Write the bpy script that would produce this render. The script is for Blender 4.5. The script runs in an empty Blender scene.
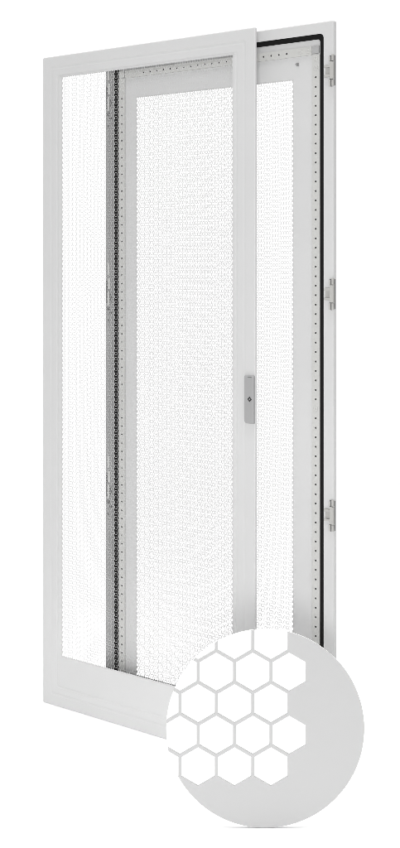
import bpy, bmesh, math, random
from mathutils import Vector, Matrix
random.seed(4)
S = bpy.context.scene
C = S.collection
R = math.radians

# ------------------------------------------------------------------ materials
def new_mat(name):
    m = bpy.data.materials.new(name); m.use_nodes = True
    nt = m.node_tree
    return m, nt, nt.nodes['Principled BSDF']

def paint(name, col, rough=0.42, var=0.02, bump=0.06, scale=900.0, metallic=0.0, spec=0.5):
    """powder coat / metal: slight tone drift and a fine orange-peel grain"""
    m, nt, b = new_mat(name)
    tc = nt.nodes.new('ShaderNodeTexCoord')
    n1 = nt.nodes.new('ShaderNodeTexNoise'); n1.inputs['Scale'].default_value = 3.0; n1.inputs['Detail'].default_value = 4
    rmp = nt.nodes.new('ShaderNodeMapRange')
    rmp.inputs['From Min'].default_value = 0.3; rmp.inputs['From Max'].default_value = 0.7
    rmp.inputs['To Min'].default_value = 1 - var; rmp.inputs['To Max'].default_value = 1 + var
    mul = nt.nodes.new('ShaderNodeVectorMath'); mul.operation = 'SCALE'
    mul.inputs[0].default_value = col
    n2 = nt.nodes.new('ShaderNodeTexNoise'); n2.inputs['Scale'].default_value = scale; n2.inputs['Detail'].default_value = 2
    bp = nt.nodes.new('ShaderNodeBump'); bp.inputs['Strength'].default_value = bump; bp.inputs['Distance'].default_value = 0.0004
    L = nt.links
    L.new(tc.outputs['Object'], n1.inputs['Vector']); L.new(n1.outputs['Fac'], rmp.inputs['Value'])
    L.new(rmp.outputs['Result'], mul.inputs['Scale']); L.new(mul.outputs['Vector'], b.inputs['Base Color'])
    L.new(tc.outputs['Object'], n2.inputs['Vector']); L.new(n2.outputs['Fac'], bp.inputs['Height']); L.new(bp.outputs['Normal'], b.inputs['Normal'])
    b.inputs['Roughness'].default_value = rough
    b.inputs['Metallic'].default_value = metallic
    b.inputs['Specular IOR Level'].default_value = spec
    return m

M = {
    'grey':   paint('light grey powder coat', (0.562, 0.562, 0.562), spec=0.3),
    'mesh':   paint('grey coated perforated sheet', (0.54, 0.54, 0.54), bump=0.0, spec=0.3),
    'disc':   paint('flat grey plate', (0.468, 0.468, 0.468), rough=0.6, var=0.006, bump=0.02, spec=0.2),
    'white':  paint('white card', (0.93, 0.93, 0.93), rough=0.8, var=0.004, bump=0.0, spec=0.2),
    'rail':   paint('warm grey steel rail', (0.50, 0.50, 0.485), rough=0.38, var=0.025, spec=0.4),
    'cap':    paint('grey plastic corner cap', (0.36, 0.36, 0.36), rough=0.5),
    'rubber': paint('black rubber', (0.008, 0.008, 0.008), rough=0.75, var=0.1, spec=0.12),
    'zinc':   paint('zinc plated steel', (0.30, 0.30, 0.30), rough=0.4, var=0.12, metallic=0.25, bump=0.1, scale=300),
    'zinc_light': paint('bright zinc steel', (0.52, 0.52, 0.51), rough=0.35, var=0.06, metallic=0.2),
    'dark_zinc_shade': paint('dark steel and gap shade', (0.13, 0.13, 0.13), rough=0.5, var=0.1),  # dark steel parts, and painted shade on the hinges
    'hinge':  paint('cast zinc hinge', (0.42, 0.415, 0.40), rough=0.4, var=0.05, spec=0.4),
    'handle': paint('mid grey die cast', (0.33, 0.33, 0.332), rough=0.5, var=0.01, spec=0.25),
    'dark':   paint('black insert and hole shade', (0.02, 0.02, 0.02), rough=0.5),  # lock insert, and painted shade inside the rail holes
    'floor':  paint('white studio floor', (0.97, 0.97, 0.97), rough=0.9, var=0.003, bump=0.0, spec=0.1),
}

# ------------------------------------------------------------------ mesh helpers.  Local axes of a door: X = u (across), Z = v (up), -Y = w (towards the viewer)
def P(u, v, w): return (u, -w, v)

def link(name, bm, mat, parent=None, smooth=False, bevel=0.0, seg=2):
    bmesh.ops.recalc_face_normals(bm, faces=bm.faces[:]) if bm.faces else None
    me = bpy.data.meshes.new(name); bm.to_mesh(me); bm.free()
    me.materials.append(mat)
    o = bpy.data.objects.new(name, me); C.objects.link(o)
    if parent is not None: o.parent = parent
    if smooth:
        for p in me.polygons: p.use_smooth = True
    if bevel:
        md = o.modifiers.new('bevel', 'BEVEL'); md.width = bevel; md.segments = seg; md.limit_method = 'ANGLE'; md.angle_limit = R(40)
    return o

def box(bm, u0, u1, v0, v1, w0, w1):
    vs = [bm.verts.new(P(u, v, w)) for u in (u0, u1) for v in (v0, v1) for w in (w0, w1)]
    for f in ((0,1,3,2),(4,6,7,5),(0,4,5,1),(2,3,7,6),(0,2,6,4),(1,5,7,3)):
        bm.faces.new([vs[i] for i in f])

def cyl_w(bm, u, v, r, w0, w1, n=20, r1=None):
    """short cylinder along the door normal"""
    r1 = r if r1 is None else r1
    a = [bm.verts.new(P(u + r*math.cos(2*math.pi*i/n), v + r*math.sin(2*math.pi*i/n), w0)) for i in range(n)]
    b = [bm.verts.new(P(u + r1*math.cos(2*math.pi*i/n), v + r1*math.sin(2*math.pi*i/n), w1)) for i in range(n)]
    bm.faces.new(a); bm.faces.new(b)
    for i in range(n): bm.faces.new([a[i], a[(i+1) % n], b[(i+1) % n], b[i]])

def cyl_v(bm, u, w, r, v0, v1, n=18):
    a = [bm.verts.new(P(u + r*math.cos(2*math.pi*i/n), v0, w + r*math.sin(2*math.pi*i/n))) for i in range(n)]
    b = [bm.verts.new(P(u + r*math.cos(2*math.pi*i/n), v1, w + r*math.sin(2*math.pi*i/n))) for i in range(n)]
    bm.faces.new(a); bm.faces.new(b)
    for i in range(n): bm.faces.new([a[i], a[(i+1) % n], b[(i+1) % n], b[i]])

def rect_ring(u0, u1, v0, v1, r, n=6):
    """corner-rounded rectangle, counter-clockwise"""
    out = []
    for (cu, cv, a0) in ((u1-r, v0+r, -90), (u1-r, v1-r, 0), (u0+r, v1-r, 90), (u0+r, v0+r, 180)):
        for k in range(n+1):
            a = R(a0 + 90*k/n)
            out.append((cu + r*math.cos(a), cv + r*math.sin(a)))
    return out

def loft(bm, rings, close_loop=False, cap_first=False, cap_last=False):
    """rings: list of lists of (u,v,w), same length"""
    rows = [[bm.verts.new(P(*p)) for p in ring] for ring in rings]
    m = len(rows[0])
    idx = list(range(len(rows)-1))
    for i in idx:
        for j in range(m):
            bm.faces.new([rows[i][j], rows[i][(j+1) % m], rows[i+1][(j+1) % m], rows[i+1][j]])
    if close_loop:
        for j in range(m):
            bm.faces.new([rows[-1][j], rows[-1][(j+1) % m], rows[0][(j+1) % m], rows[0][j]])
    if cap_first: bm.faces.new(rows[0][::-1])
    if cap_last: bm.faces.new(rows[-1])

# ------------------------------------------------------------------ honeycomb sheet
S3 = math.sqrt(3)
def honeycomb(name, mat, parent, u0, v0, v_top, nx, p, web, w_back, w_front):
    """pointy-top hexagon holes, pitch p, web between holes; one ring of unpierced cells round it.
       returns (left edge, right edge, bottom edge, top edge) at which a frame sheet can meet it"""
    r = p*S3/2; Rh = p/S3
    ny = int(round((v_top - v0 - 2*Rh)/r)) + 1
    verts = []; faces = []; key = {}
    def shared(a, b, side):
        k = (a, b, side)
        if k not in key:
            key[k] = len(verts)
            verts.append(P(u0 + a*p/2, v0 + Rh + b*Rh/2, w_front if side else w_back))
        return key[k]
    kin = (p - web)/p
    corner = ((1,-1),(1,1),(0,2),(-1,1),(-1,-1),(0,-2))      # in units of p/2 , Rh/2
    for j in range(-1, ny+1):
        for i in range(-1, nx+1):
            a = 1 + 2*i + (j & 1); b = 3*j
            fo = [shared(a+da, b+db, 1) for da, db in corner]
            bo = [shared(a+da, b+db, 0) for da, db in corner]
            if 0 <= i < nx and 0 <= j < ny:
                cu = u0 + a*p/2; cv = v0 + Rh + b*Rh/2
                base = len(verts)
                for side in (1, 0):
                    for da, db in corner:
                        verts.append(P(cu + da*p/2*kin, cv + db*Rh/2*kin, w_front if side else w_back))
                for k in range(6):
                    k2 = (k+1) % 6
                    faces.append((fo[k], fo[k2], base+k2, base+k))
                    faces.append((bo[k2], bo[k], base+6+k, base+6+k2))
                    faces.append((base+k, base+k2, base+6+k2, base+6+k))
            else:
                faces.append(tuple(fo)); faces.append(tuple(bo[::-1]))
    me = bpy.data.meshes.new(name); me.from_pydata(verts, [], faces); me.update()
    me.materials.append(mat)
    o = bpy.data.objects.new(name, me); C.objects.link(o); o.parent = parent
    ytop = v0 + Rh + (ny-1)*r
    return (u0 - 0.25*p, u0 + nx*p + 0.75*p, v0 + Rh - r, ytop + r)

def thing(name, label, cat, loc, rz=0, group=None):
    o = bpy.data.objects.new(name, None); C.objects.link(o)
    o.empty_display_size = 0.1
    o.location = loc; o.rotation_euler = (0, 0, rz)
    o['label'] = label; o['category'] = cat; o['kind'] = 'thing'
    if group: o['group'] = group
    return o

W, H = 0.797, 2.0
YAW = R(-36.97)
PITCH, PITCH_IN, WEB = 0.00875, 0.00772, 0.00056
GROUP = 'perforated cabinet doors'

def inset(l, r_, b, t, w, rad):
    rad = max(rad, 0.0004)
    return [(u, v, w) for u, v in rect_ring(l, W-r_, b, H-t, rad)]
def eq(i, w, rad): return inset(i, i, i, i, w, rad)
def opening(e, w):
    return [(u, v, w) for u, v in rect_ring(e[0], e[1], e[2], e[3], 0.0004)]

# ------------------------------------------------------------------ the door seen from outside
door = thing('perforated_door', 'light grey perforated cabinet door seen from outside, grey lock handle on its right edge', 'door', (-0.4876, 3.7078, 0), YAW, GROUP)
nx = int(round((0.720-0.080)/PITCH - 0.5))
e = honeycomb('honeycomb_mesh', M['mesh'], door, 0.080, 0.158, 1.9335, nx, PITCH, WEB, -0.0010, -0.0007)
bm = bmesh.new()
rings = [eq(0.016, -0.0075, .002), eq(0.001, -0.0075, .003), eq(0, -0.0065, .003), eq(0, -0.0022, .003), eq(0.0007, -0.0007, .003), eq(0.0022, 0, .004)]
# two shallow pressed lines run round the frame
rings += [eq(0.031, 0, .006), eq(0.034, -0.0008, .006), eq(0.038, -0.0008, .006), eq(0.041, 0, .006)]
rings += [eq(0.0575, 0, .006), eq(0.060, -0.0008, .006), eq(0.063, -0.0008, .006), eq(0.066, -0.0001, .006)]
rings += [opening(e, -0.0001), opening(e, -0.0021), eq(0.066, -0.0021, .006), eq(0.016, -0.0021, .004)]
loft(bm, rings, close_loop=True)
link('frame_panel', bm, M['grey'], door)

# lock handle
bm = bmesh.new()
hu0, hu1, hv0, hv1 = 0.7652, 0.7966, 0.927, 1.0575
prof = [(0.0, 0.0002), (0.0, 0.006), (0.0006, 0.0075), (0.0018, 0.0086), (0.0034, 0.009)]
def hring(i, w):
    u0, u1, v0, v1 = hu0+i, hu1-i, hv0+i, hv1-i
    out = []
    for (cu, cv, a0, r) in ((u1, v0, -90, .0035), (u1, v1, 0, .0035), (u0, v1, 90, .0045), (u0, v0, 180, .0095)):
        r = max(r - i*0.5, .0012)
        cu = cu - r if cu == u1 else cu + r; cv = cv + r if cv == v0 else cv - r
        for k in range(7):
            a = R(a0 + 15*k); out.append((cu + r*math.cos(a), cv + r*math.sin(a), w))
    return out
loft(bm, [hring(i, w) for i, w in prof], cap_first=True, cap_last=True)
handle = link('lock_handle', bm, M['handle'], door)
bm = bmesh.new()
ku, kv = 0.7848, 0.9935
# lock insert: a dark square set on its corner round a lighter pin
def diamond(r, w): return [(ku + r*math.cos(R(a)), kv + r*1.05*math.sin(R(a)), w) for a in (0, 90, 180, 270)]
loft(bm, [diamond(.0068, .0088), diamond(.0068, .0097), diamond(.0030, .0097), diamond(.0030, .0091)], cap_last=False)
link('keyhole', bm, M['dark'], handle)
bm = bmesh.new(); cyl_w(bm, ku, kv, .0019, .0088, .0096, 12)
link('lock_pin', bm, M['handle'], handle)
bm = bmesh.new(); box(bm, 0.7780, 0.7910, 1.0528, 1.0540, 0.0085, 0.0093)
link('finger_slot', bm, M['dark_zinc_shade'], handle)

# ------------------------------------------------------------------ the door seen from inside
W = 0.795
back = thing('perforated_door', 'light grey perforated cabinet door showing its inside with black gasket and three hinges', 'door', (-0.28464, 3.6150, 0), YAW, GROUP)
SH = -0.0092                                                 # the sheet lies below the lip
nx2 = int(round((0.667-0.112)/PITCH_IN - 0.5))
e2 = honeycomb('honeycomb_mesh', M['mesh'], back, 0.112, 0.1356, 1.857, nx2, PITCH_IN, WEB, SH-0.0010, SH-0.0007)
bm = bmesh.new()
rings = [eq(0.002, -0.0170, .004), eq(0, -0.0150, .004), eq(0, -0.0025, .004), eq(0.0008, -0.0008, .004), eq(0.0025, 0, .005),
         eq(.0295, 0, .012), eq(.0305, -0.0006, .012), eq(.031, -0.002, .012), eq(.031, SH, .012),
         opening(e2, SH), opening(e2, SH-0.0020), eq(0.05, -0.0170, .006)]
loft(bm, rings, close_loop=True)
link('frame_panel', bm, M['grey'], back)

# rubber gasket in the channel beside the lip
bm = bmesh.new()
def gr(i, w):
    j = .0314 + (i-.0284)*.92                               # a little slimmer along top and bottom
    i = .0314 + (i-.0284)*.95
    return inset(i, i, j, j, w, max(.014 - (i-.0282)*.35, .004))
loft(bm, [gr(.0284, SH+.0003), gr(.0284, -.0012), gr(.0292, -.0010), gr(.0312, -.0026), gr(.0345, -.0032), gr(.0388, -.0033), gr(.0406, -.0042), gr(.0414, -.0060), gr(.0414, SH+.0003)], close_loop=True)
link('rubber_gasket', bm, M['rubber'], back)

# punched rails (hollow tubes with a hole every 25 mm)
RW0, RW1 = SH + 0.0002, -0.0055
IN0, IN1 = 0.0462, 0.0695
TI0, TI1 = 0.0605, 0.0835                                # the top and bottom rails sit a little further in
def punched(name, horizontal, s0, s1, t0, t1, holes, hr=0.0026):
    """tube along s (from s0 to s1), across t; holes = positions along s"""
    bm = bmesh.new(); tm = (t0+t1)/2; n = 12
    def Q(s, t, w): return P(s, t, w) if horizontal else P(t, s, w)
    V = lambda s, t, w: bm.verts.new(Q(s, t, w))
    hs = sorted(h for h in holes if s0+.006 < h < s1-.006)
    cuts = [s0]
    cells = []
    for h in hs: cells.append((h-.006, h+.006, h))
    segs = []; cur = s0
    for a, b, h in cells:
        if a > cur + 1e-6: segs.append((cur, a, None))
        segs.append((a, b, h)); cur = b
    segs.append((cur, s1, None))
    for a, b, h in segs:
        if h is None:
            bm.faces.new([V(a, t0, RW1), V(b, t0, RW1), V(b, t1, RW1), V(a, t1, RW1)])
            continue
        outer = []; inner = []; deep = []
        hw, hh = (b-a)/2, (t1-t0)/2
        for k in range(n):
            an = 2*math.pi*(k+.5)/n
            ca, sa = math.cos(an), math.sin(an)
            sc = min(hw/abs(ca) if abs(ca) > 1e-6 else 9, hh/abs(sa) if abs(sa) > 1e-6 else 9)
            outer.append((h+ca*sc, tm+sa*sc)); inner.append((h+ca*hr, tm+sa*hr))
        corners = {(1,1):(b,t1), (-1,1):(a,t1), (-1,-1):(a,t0), (1,-1):(b,t0)}
        for k in range(n):
            k2 = (k+1) % n
            o1, o2 = outer[k], outer[k2]
            poly = [V(*inner[k], RW1), V(*o1, RW1)]
            on_s1 = abs(abs(o1[0]-h)-hw) < 1e-7; on_s2 = abs(abs(o2[0]-h)-hw) < 1e-7
            if on_s1 != on_s2:
                mid = ((o1[0]+o2[0])/2-h, (o1[1]+o2[1])/2-tm)
                poly.append(V(*corners[(1 if mid[0] > 0 else -1, 1 if mid[1] > 0 else -1)], RW1))
            poly += [V(*o2, RW1), V(*inner[k2], RW1)]
            bm.faces.new(poly)
            bm.faces.new([V(*inner[k], RW1), V(*inner[k2], RW1), V(*inner[k2], RW1-.0015), V(*inner[k], RW1-.0015)])
    # sides, ends
    for (a, b, c, d_) in (((s0,t0),(s1,t0),None,None), ((s0,t1),(s1,t1),None,None), ((s0,t0),(s0,t1),None,None), ((s1,t0),(s1,t1),None,None)):
        bm.faces.new([V(*a, RW0), V(*b, RW0), V(*b, RW1), V(*a, RW1)])
    bmesh.ops.remove_doubles(bm, verts=bm.verts[:], dist=1e-6)
    o = link(name, bm, M['rail'], back)
    # black strip inside the tube, stands for the shade seen through its holes
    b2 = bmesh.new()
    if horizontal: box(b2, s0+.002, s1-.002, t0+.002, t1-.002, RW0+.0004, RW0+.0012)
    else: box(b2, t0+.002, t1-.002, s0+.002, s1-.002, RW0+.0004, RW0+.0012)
    c = link('cavity_shade', b2, M['dark'], o)
    return o
vh = [1.8560 - 0.0252*k for k in range(-2, 75)]
skip_v = {0, 1, 37, 70, 71, 72}
side_holes = [h for i, h in enumerate(vh) if i not in skip_v and 0.15 < h < 1.87]
uh = [0.6455 - 0.02515*k for k in range(0, 22)]
top_holes = [h for h in uh if 0.125 < h]
rails = []
rails.append(punched('punched_rail', False, TI0, H-TI1-.0004, IN0, IN1, side_holes))
rails.append(punched('punched_rail', False, TI0, H-TI1-.0004, W-IN1, W-IN0, side_holes))
rails.append(punched('punched_rail', True, IN1+.0004, W-IN1-.0004, H-TI1, H-TI0, top_holes))
rails.append(punched('punched_rail', True, IN1+.0004, W-IN1-.0004, TI0, TI1, top_holes))
# corner caps and screws
for cu in (0, 1):
    bm = bmesh.new()
    u0 = IN0+.0004 if cu == 0 else W-IN1+.0006
    u1 = u0 + (IN1-IN0) - .0016
    box(bm, u0, u1, H-TI1+.0030, H-TI0+.0004, RW0, RW1+.0007)
    link('corner_cap', bm, M['cap'] if cu else M['rail'], back, bevel=.0008)
def screw(parent, u, v, w):
    bm = bmesh.new()
    loft(bm, [[(u+r*math.cos(2*math.pi*k/24), v+r*math.sin(2*math.pi*k/24), w+z) for k in range(24)] for r, z in ((.0068,.0001),(.0066,.0008),(.0050,.0013),(.0030,.0013),(.0026,.0004))], cap_last=True)
    link('screw', bm, M['rail'], parent)
for k, r_ in ((0, rails[0]), (1, rails[1])):
    uu = (IN0+IN1)/2 if k == 0 else W-(IN0+IN1)/2
    for i in (0, 1, 37): screw(r_, uu, vh[i], RW1)
for uu in (W-IN1-.012, W-IN1-.036, IN1+.012, IN1+.036): screw(rails[2], uu, H-(TI0+TI1)/2, RW1)

# earth stud in the top corner of the sheet
bm = bmesh.new(); cyl_w(bm, 0.6785, 1.896, .0050, SH+.0002, SH+.0022, 6); cyl_w(bm, 0.6785, 1.896, .0025, SH+.0023, SH+.0085, 14)
link('earth_stud', bm, M['zinc'], back)

# lock rod along the closing edge with its guides and striker plates
bm = bmesh.new(); box(bm, 0.0020, 0.0300, 0.04, 1.985, 0.0002, 0.0026)
rod = link('lock_rod', bm, M['zinc'], back, bevel=.0006)
for v in (1.868, 1.281, 0.6985):
    bm = bmesh.new()
    box(bm, 0.0085, 0.0175, v-.046, v-.004, .0027, .0042); box(bm, 0.0100, 0.0205, v+.004, v+.036, .0027, .0042)
    box(bm, 0.0095, 0.0160, v+.046, v+.082, .0027, .0048)
    cyl_w(bm, 0.0140, v+.025, .004, .0046, .0062, 12); cyl_w(bm, 0.0140, v-.028, .004, .0046, .0062, 12)
    link('rod_guide', bm, M['zinc_light'], rod, bevel=.0006)
    bm = bmesh.new()
    box(bm, 0.0070, 0.0160, v-.060, v-.052, .0027, .0055)
    box(bm, 0.0050, 0.0076, v-.040, v+.030, .0027, .0045)
    box(bm, 0.0205, 0.0240, v-.034, v-.012, .0027, .0050); box(bm, 0.0190, 0.0250, v-.072, v-.066, .0027, .0050); box(bm, 0.0090, 0.0130, v-.100, v-.088, .0027, .0040)
    link('striker_plate', bm, M['dark_zinc_shade'], rod)

# hinges on the hanging edge
for v in (1.868, 1.2808, 0.699):
    bm = bmesh.new(); box(bm, W-.0108, W-.0003, v-.0405, v+.0395, .0002, .0022)
    hg = link('hinge', bm, M['dark_zinc_shade'], back, bevel=.0005)  # base plate coloured dark to act as shadow in the gaps
    bm = bmesh.new(); box(bm, W-.0245, W-.0109, v-.0165, v+.0165, .0002, .0014)
    link('hinge_leaf', bm, M['hinge'], hg, bevel=.0004)
    bm = bmesh.new(); box(bm, W-.0055, W+.0052, v-.0228, v+.0228, .0024, .0110)
    link('hinge_block', bm, M['hinge'], hg, bevel=.0010)
    bm = bmesh.new(); box(bm, W+.0054, W+.0060, v-.040, v+.039, .0012, .0042)
    link('hinge_side_shade', bm, M['dark_zinc_shade'], hg)  # added dark strip, stands for the shaded side of the block
    for s in (1, -1):
        bm = bmesh.new(); a, b = (v+.0245, v+.0395) if s > 0 else (v-.0415, v-.0245)
        box(bm, W-.0095, W-.0048, a, b-.003*(s > 0), .0024, .0085)
        link('hinge_lug', bm, M['hinge'], hg, bevel=.0008)
        bm = bmesh.new(); box(bm, W-.0008, W+.0044, a, b+.002*(s > 0), .0024, .0090)
        link('hinge_lug', bm, M['hinge'], hg, bevel=.0008)
        bm = bmesh.new(); cyl_v(bm, W-.0028, .0052, .0021, a-.001, b-.002)
        link('hinge_pin', bm, M['dark_zinc_shade'], hg, smooth=False)  # pin, coloured dark to deepen the shade between the lugs
        bm = bmesh.new(); vv = v + (.0115 if s > 0 else -.0135)
        box(bm, W-.0255, W-.0058, vv-.0030, vv+.0030, .0017, .0075)
        link('hinge_arm', bm, M['hinge'], hg, bevel=.0008)

# ------------------------------------------------------------------ the round honeycomb disc
RD = 0.2388
disc = thing('honeycomb_disc', 'round grey disc with big white honeycomb hexagons, standing in front of both doors', 'disc', (0.1568, 2.880, RD + 0.0008))
def circ(r, w, n=160): return [(r*math.cos(2*math.pi*k/n), r*math.sin(2*math.pi*k/n), w) for k in range(n)]
# grey plate: hexagon cells (pierced on the left), trimmed to the circle
K = 2.880/1194.0                                     # metres per unit of the plate's drawing
p = 36.4*K; r = p*S3/2; Rh = p/S3; web = 2.8*K
bm = bmesh.new(); cache = {}
def hv(a, b, s):
    k = (a, b, s)
    if k not in cache:
        cache[k] = bm.verts.new(P((216.3-265)*K + a*p/2, (728-671.4)*K + b*Rh/2, .004*s))
    return cache[k]
corner = ((1,-1),(1,1),(0,2),(-1,1),(-1,-1),(0,-2))
last = {1: 1, 0: 2, -1: 1, -2: 2, -3: 1}               # rightmost pierced cell of each row
edge_use = {}
for j in range(-6, 4):
    for i in range(-5, 7):
        a = 2*i + (j & 1); b = 3*j
        # rows with odd j sit half a cell to the right
        col = i
        pierced = (-3 <= j <= 1) and (col <= {1: 1, 0: 2, -1: 1, -2: 2, -3: 1}[j])
        fo = [hv(a+da, b+db, 1) for da, db in corner]; bo = [hv(a+da, b+db, 0) for da, db in corner]
        if pierced:
            kin = (p-web)/p; cu = (216.3-265)*K + a*p/2; cv = (728-671.4)*K + b*Rh/2
            fi = [bm.verts.new(P(cu+da*p/2*kin, cv+db*Rh/2*kin, .004)) for da, db in corner]
            bi = [bm.verts.new(P(cu+da*p/2*kin, cv+db*Rh/2*kin, 0)) for da, db in corner]
            for k in range(6):
                k2 = (k+1) % 6
                bm.faces.new([fo[k], fo[k2], fi[k2], fi[k]]); bm.faces.new([bo[k2], bo[k], bi[k], bi[k2]]); bm.faces.new([fi[k], fi[k2], bi[k2], bi[k]])
        else:
            bm.faces.new(fo); bm.faces.new(bo[::-1])
open_edges = [ed for ed in bm.edges if len(ed.link_faces) == 1]
pairs = set()
inv_cache = {v: k for k, v in cache.items()}
for ed in open_edges:
    v1, v2 = ed.verts
    k1, k2 = inv_cache[v1], inv_cache[v2]
    if k1[2] == 1: bm.faces.new([v1, v2, cache[(k2[0], k2[1], 0)], cache[(k1[0], k1[1], 0)]])
plate = link('grey_plate', bm, M['disc'])
bm = bmesh.new(); loft(bm, [circ(RD, -.02, 160), circ(RD, .02, 160)], cap_first=True, cap_last=True)
cutter = link('trim', bm, M['disc'])
md = plate.modifiers.new('trim', 'BOOLEAN'); md.operation = 'INTERSECT'; md.solver = 'EXACT'; md.object = cutter
dg = bpy.context.evaluated_depsgraph_get()
me = bpy.data.meshes.new_from_object(plate.evaluated_get(dg))
plate.modifiers.clear(); old = plate.data; plate.data = me; bpy.data.meshes.remove(old)
cm = cutter.data; bpy.data.objects.remove(cutter); bpy.data.meshes.remove(cm)
me.name = 'grey_plate'
plate.parent = disc
bm = bmesh.new(); loft(bm, [circ(RD-.0003, -.0040, 128), circ(RD-.0003, -.0002, 128)], cap_first=True, cap_last=True)
link('white_backing', bm, M['white'], disc)

# ------------------------------------------------------------------ white studio floor, swept up behind into a backdrop
bm = bmesh.new()
prof = [(-9, 0), (7, 0)] + [(7 + 3*math.sin(R(a)), 3 - 3*math.cos(R(a))) for a in range(6, 91, 6)] + [(10, 7.5)]
prev = None
for y, z in prof:
    cur = [bm.verts.new((x, y, z)) for x in (-9, 9)]
    if prev: bm.faces.new([prev[0], prev[1], cur[1], cur[0]])
    prev = cur
fl = link('floor', bm, M['floor'], smooth=True); fl['kind'] = 'structure'

# ------------------------------------------------------------------ light: white world and three lamps added out of view
w = bpy.data.worlds.new('World'); S.world = w; w.use_nodes = True
bg = w.node_tree.nodes['Background']; bg.inputs['Color'].default_value = (1, 1, 1, 1); bg.inputs['Strength'].default_value = 0.52
def area(name, loc, aim, size, power):
    l = bpy.data.lights.new(name, 'AREA'); l.shape = 'SQUARE'; l.size = size; l.energy = power
    o = bpy.data.objects.new(name, l); C.objects.link(o); o.location = loc
    o.rotation_euler = (Vector(aim) - Vector(loc)).to_track_quat('-Z', 'Y').to_euler()
    return o
area('front_fill', (-1.1, -7.5, 1.35), (0.0, 3.4, 1.1), 3.0, 540)  # added lamp near the camera, reaches through the front mesh
oh = area('floor_fill', (-0.1, 2.2, 5.8), (-0.1, 2.2, 0), 2.6, 25); oh.data.spread = R(50)  # added lamp, keeps the floor white around the disc
bl = area('backdrop_light', (0.2, 4.4, 5.4), (0.2, 7.6, 0.3), 2.5, 201); bl.data.shape = 'RECTANGLE'; bl.data.size = 9.0; bl.data.size_y = 2.0  # added lamp, whitens the backdrop and the floor behind

# ------------------------------------------------------------------ camera
cam = bpy.data.cameras.new('camera'); co = bpy.data.objects.new('camera', cam); C.objects.link(co)
co.location = (0, 0, 1.354); co.rotation_euler = (R(90), 0, 0)
cam.sensor_fit = 'HORIZONTAL'; cam.sensor_width = 36; cam.lens = 36*1194/400
cam.shift_x = 0.0; cam.shift_y = -(424-266)/400
cam.clip_start = 0.05; cam.clip_end = 200
S.camera = co
S.view_settings.view_transform = 'Standard'; S.view_settings.look = 'None'
S.view_settings.exposure = 0.0; S.view_settings.gamma = 1.0
S.render.engine = 'CYCLES'
S.cycles.pixel_filter_type = 'BLACKMAN_HARRIS'; S.cycles.filter_width = 0.5
S.cycles.use_denoising = True; S.cycles.denoiser = 'OPENIMAGEDENOISE'; S.cycles.denoising_input_passes = 'RGB_ALBEDO_NORMAL'; S.cycles.denoising_prefilter = 'NONE'; S.cycles.denoising_quality = 'HIGH'; S.cycles.use_adaptive_sampling = False
S.cycles.max_bounces = 10; S.cycles.diffuse_bounces = 6
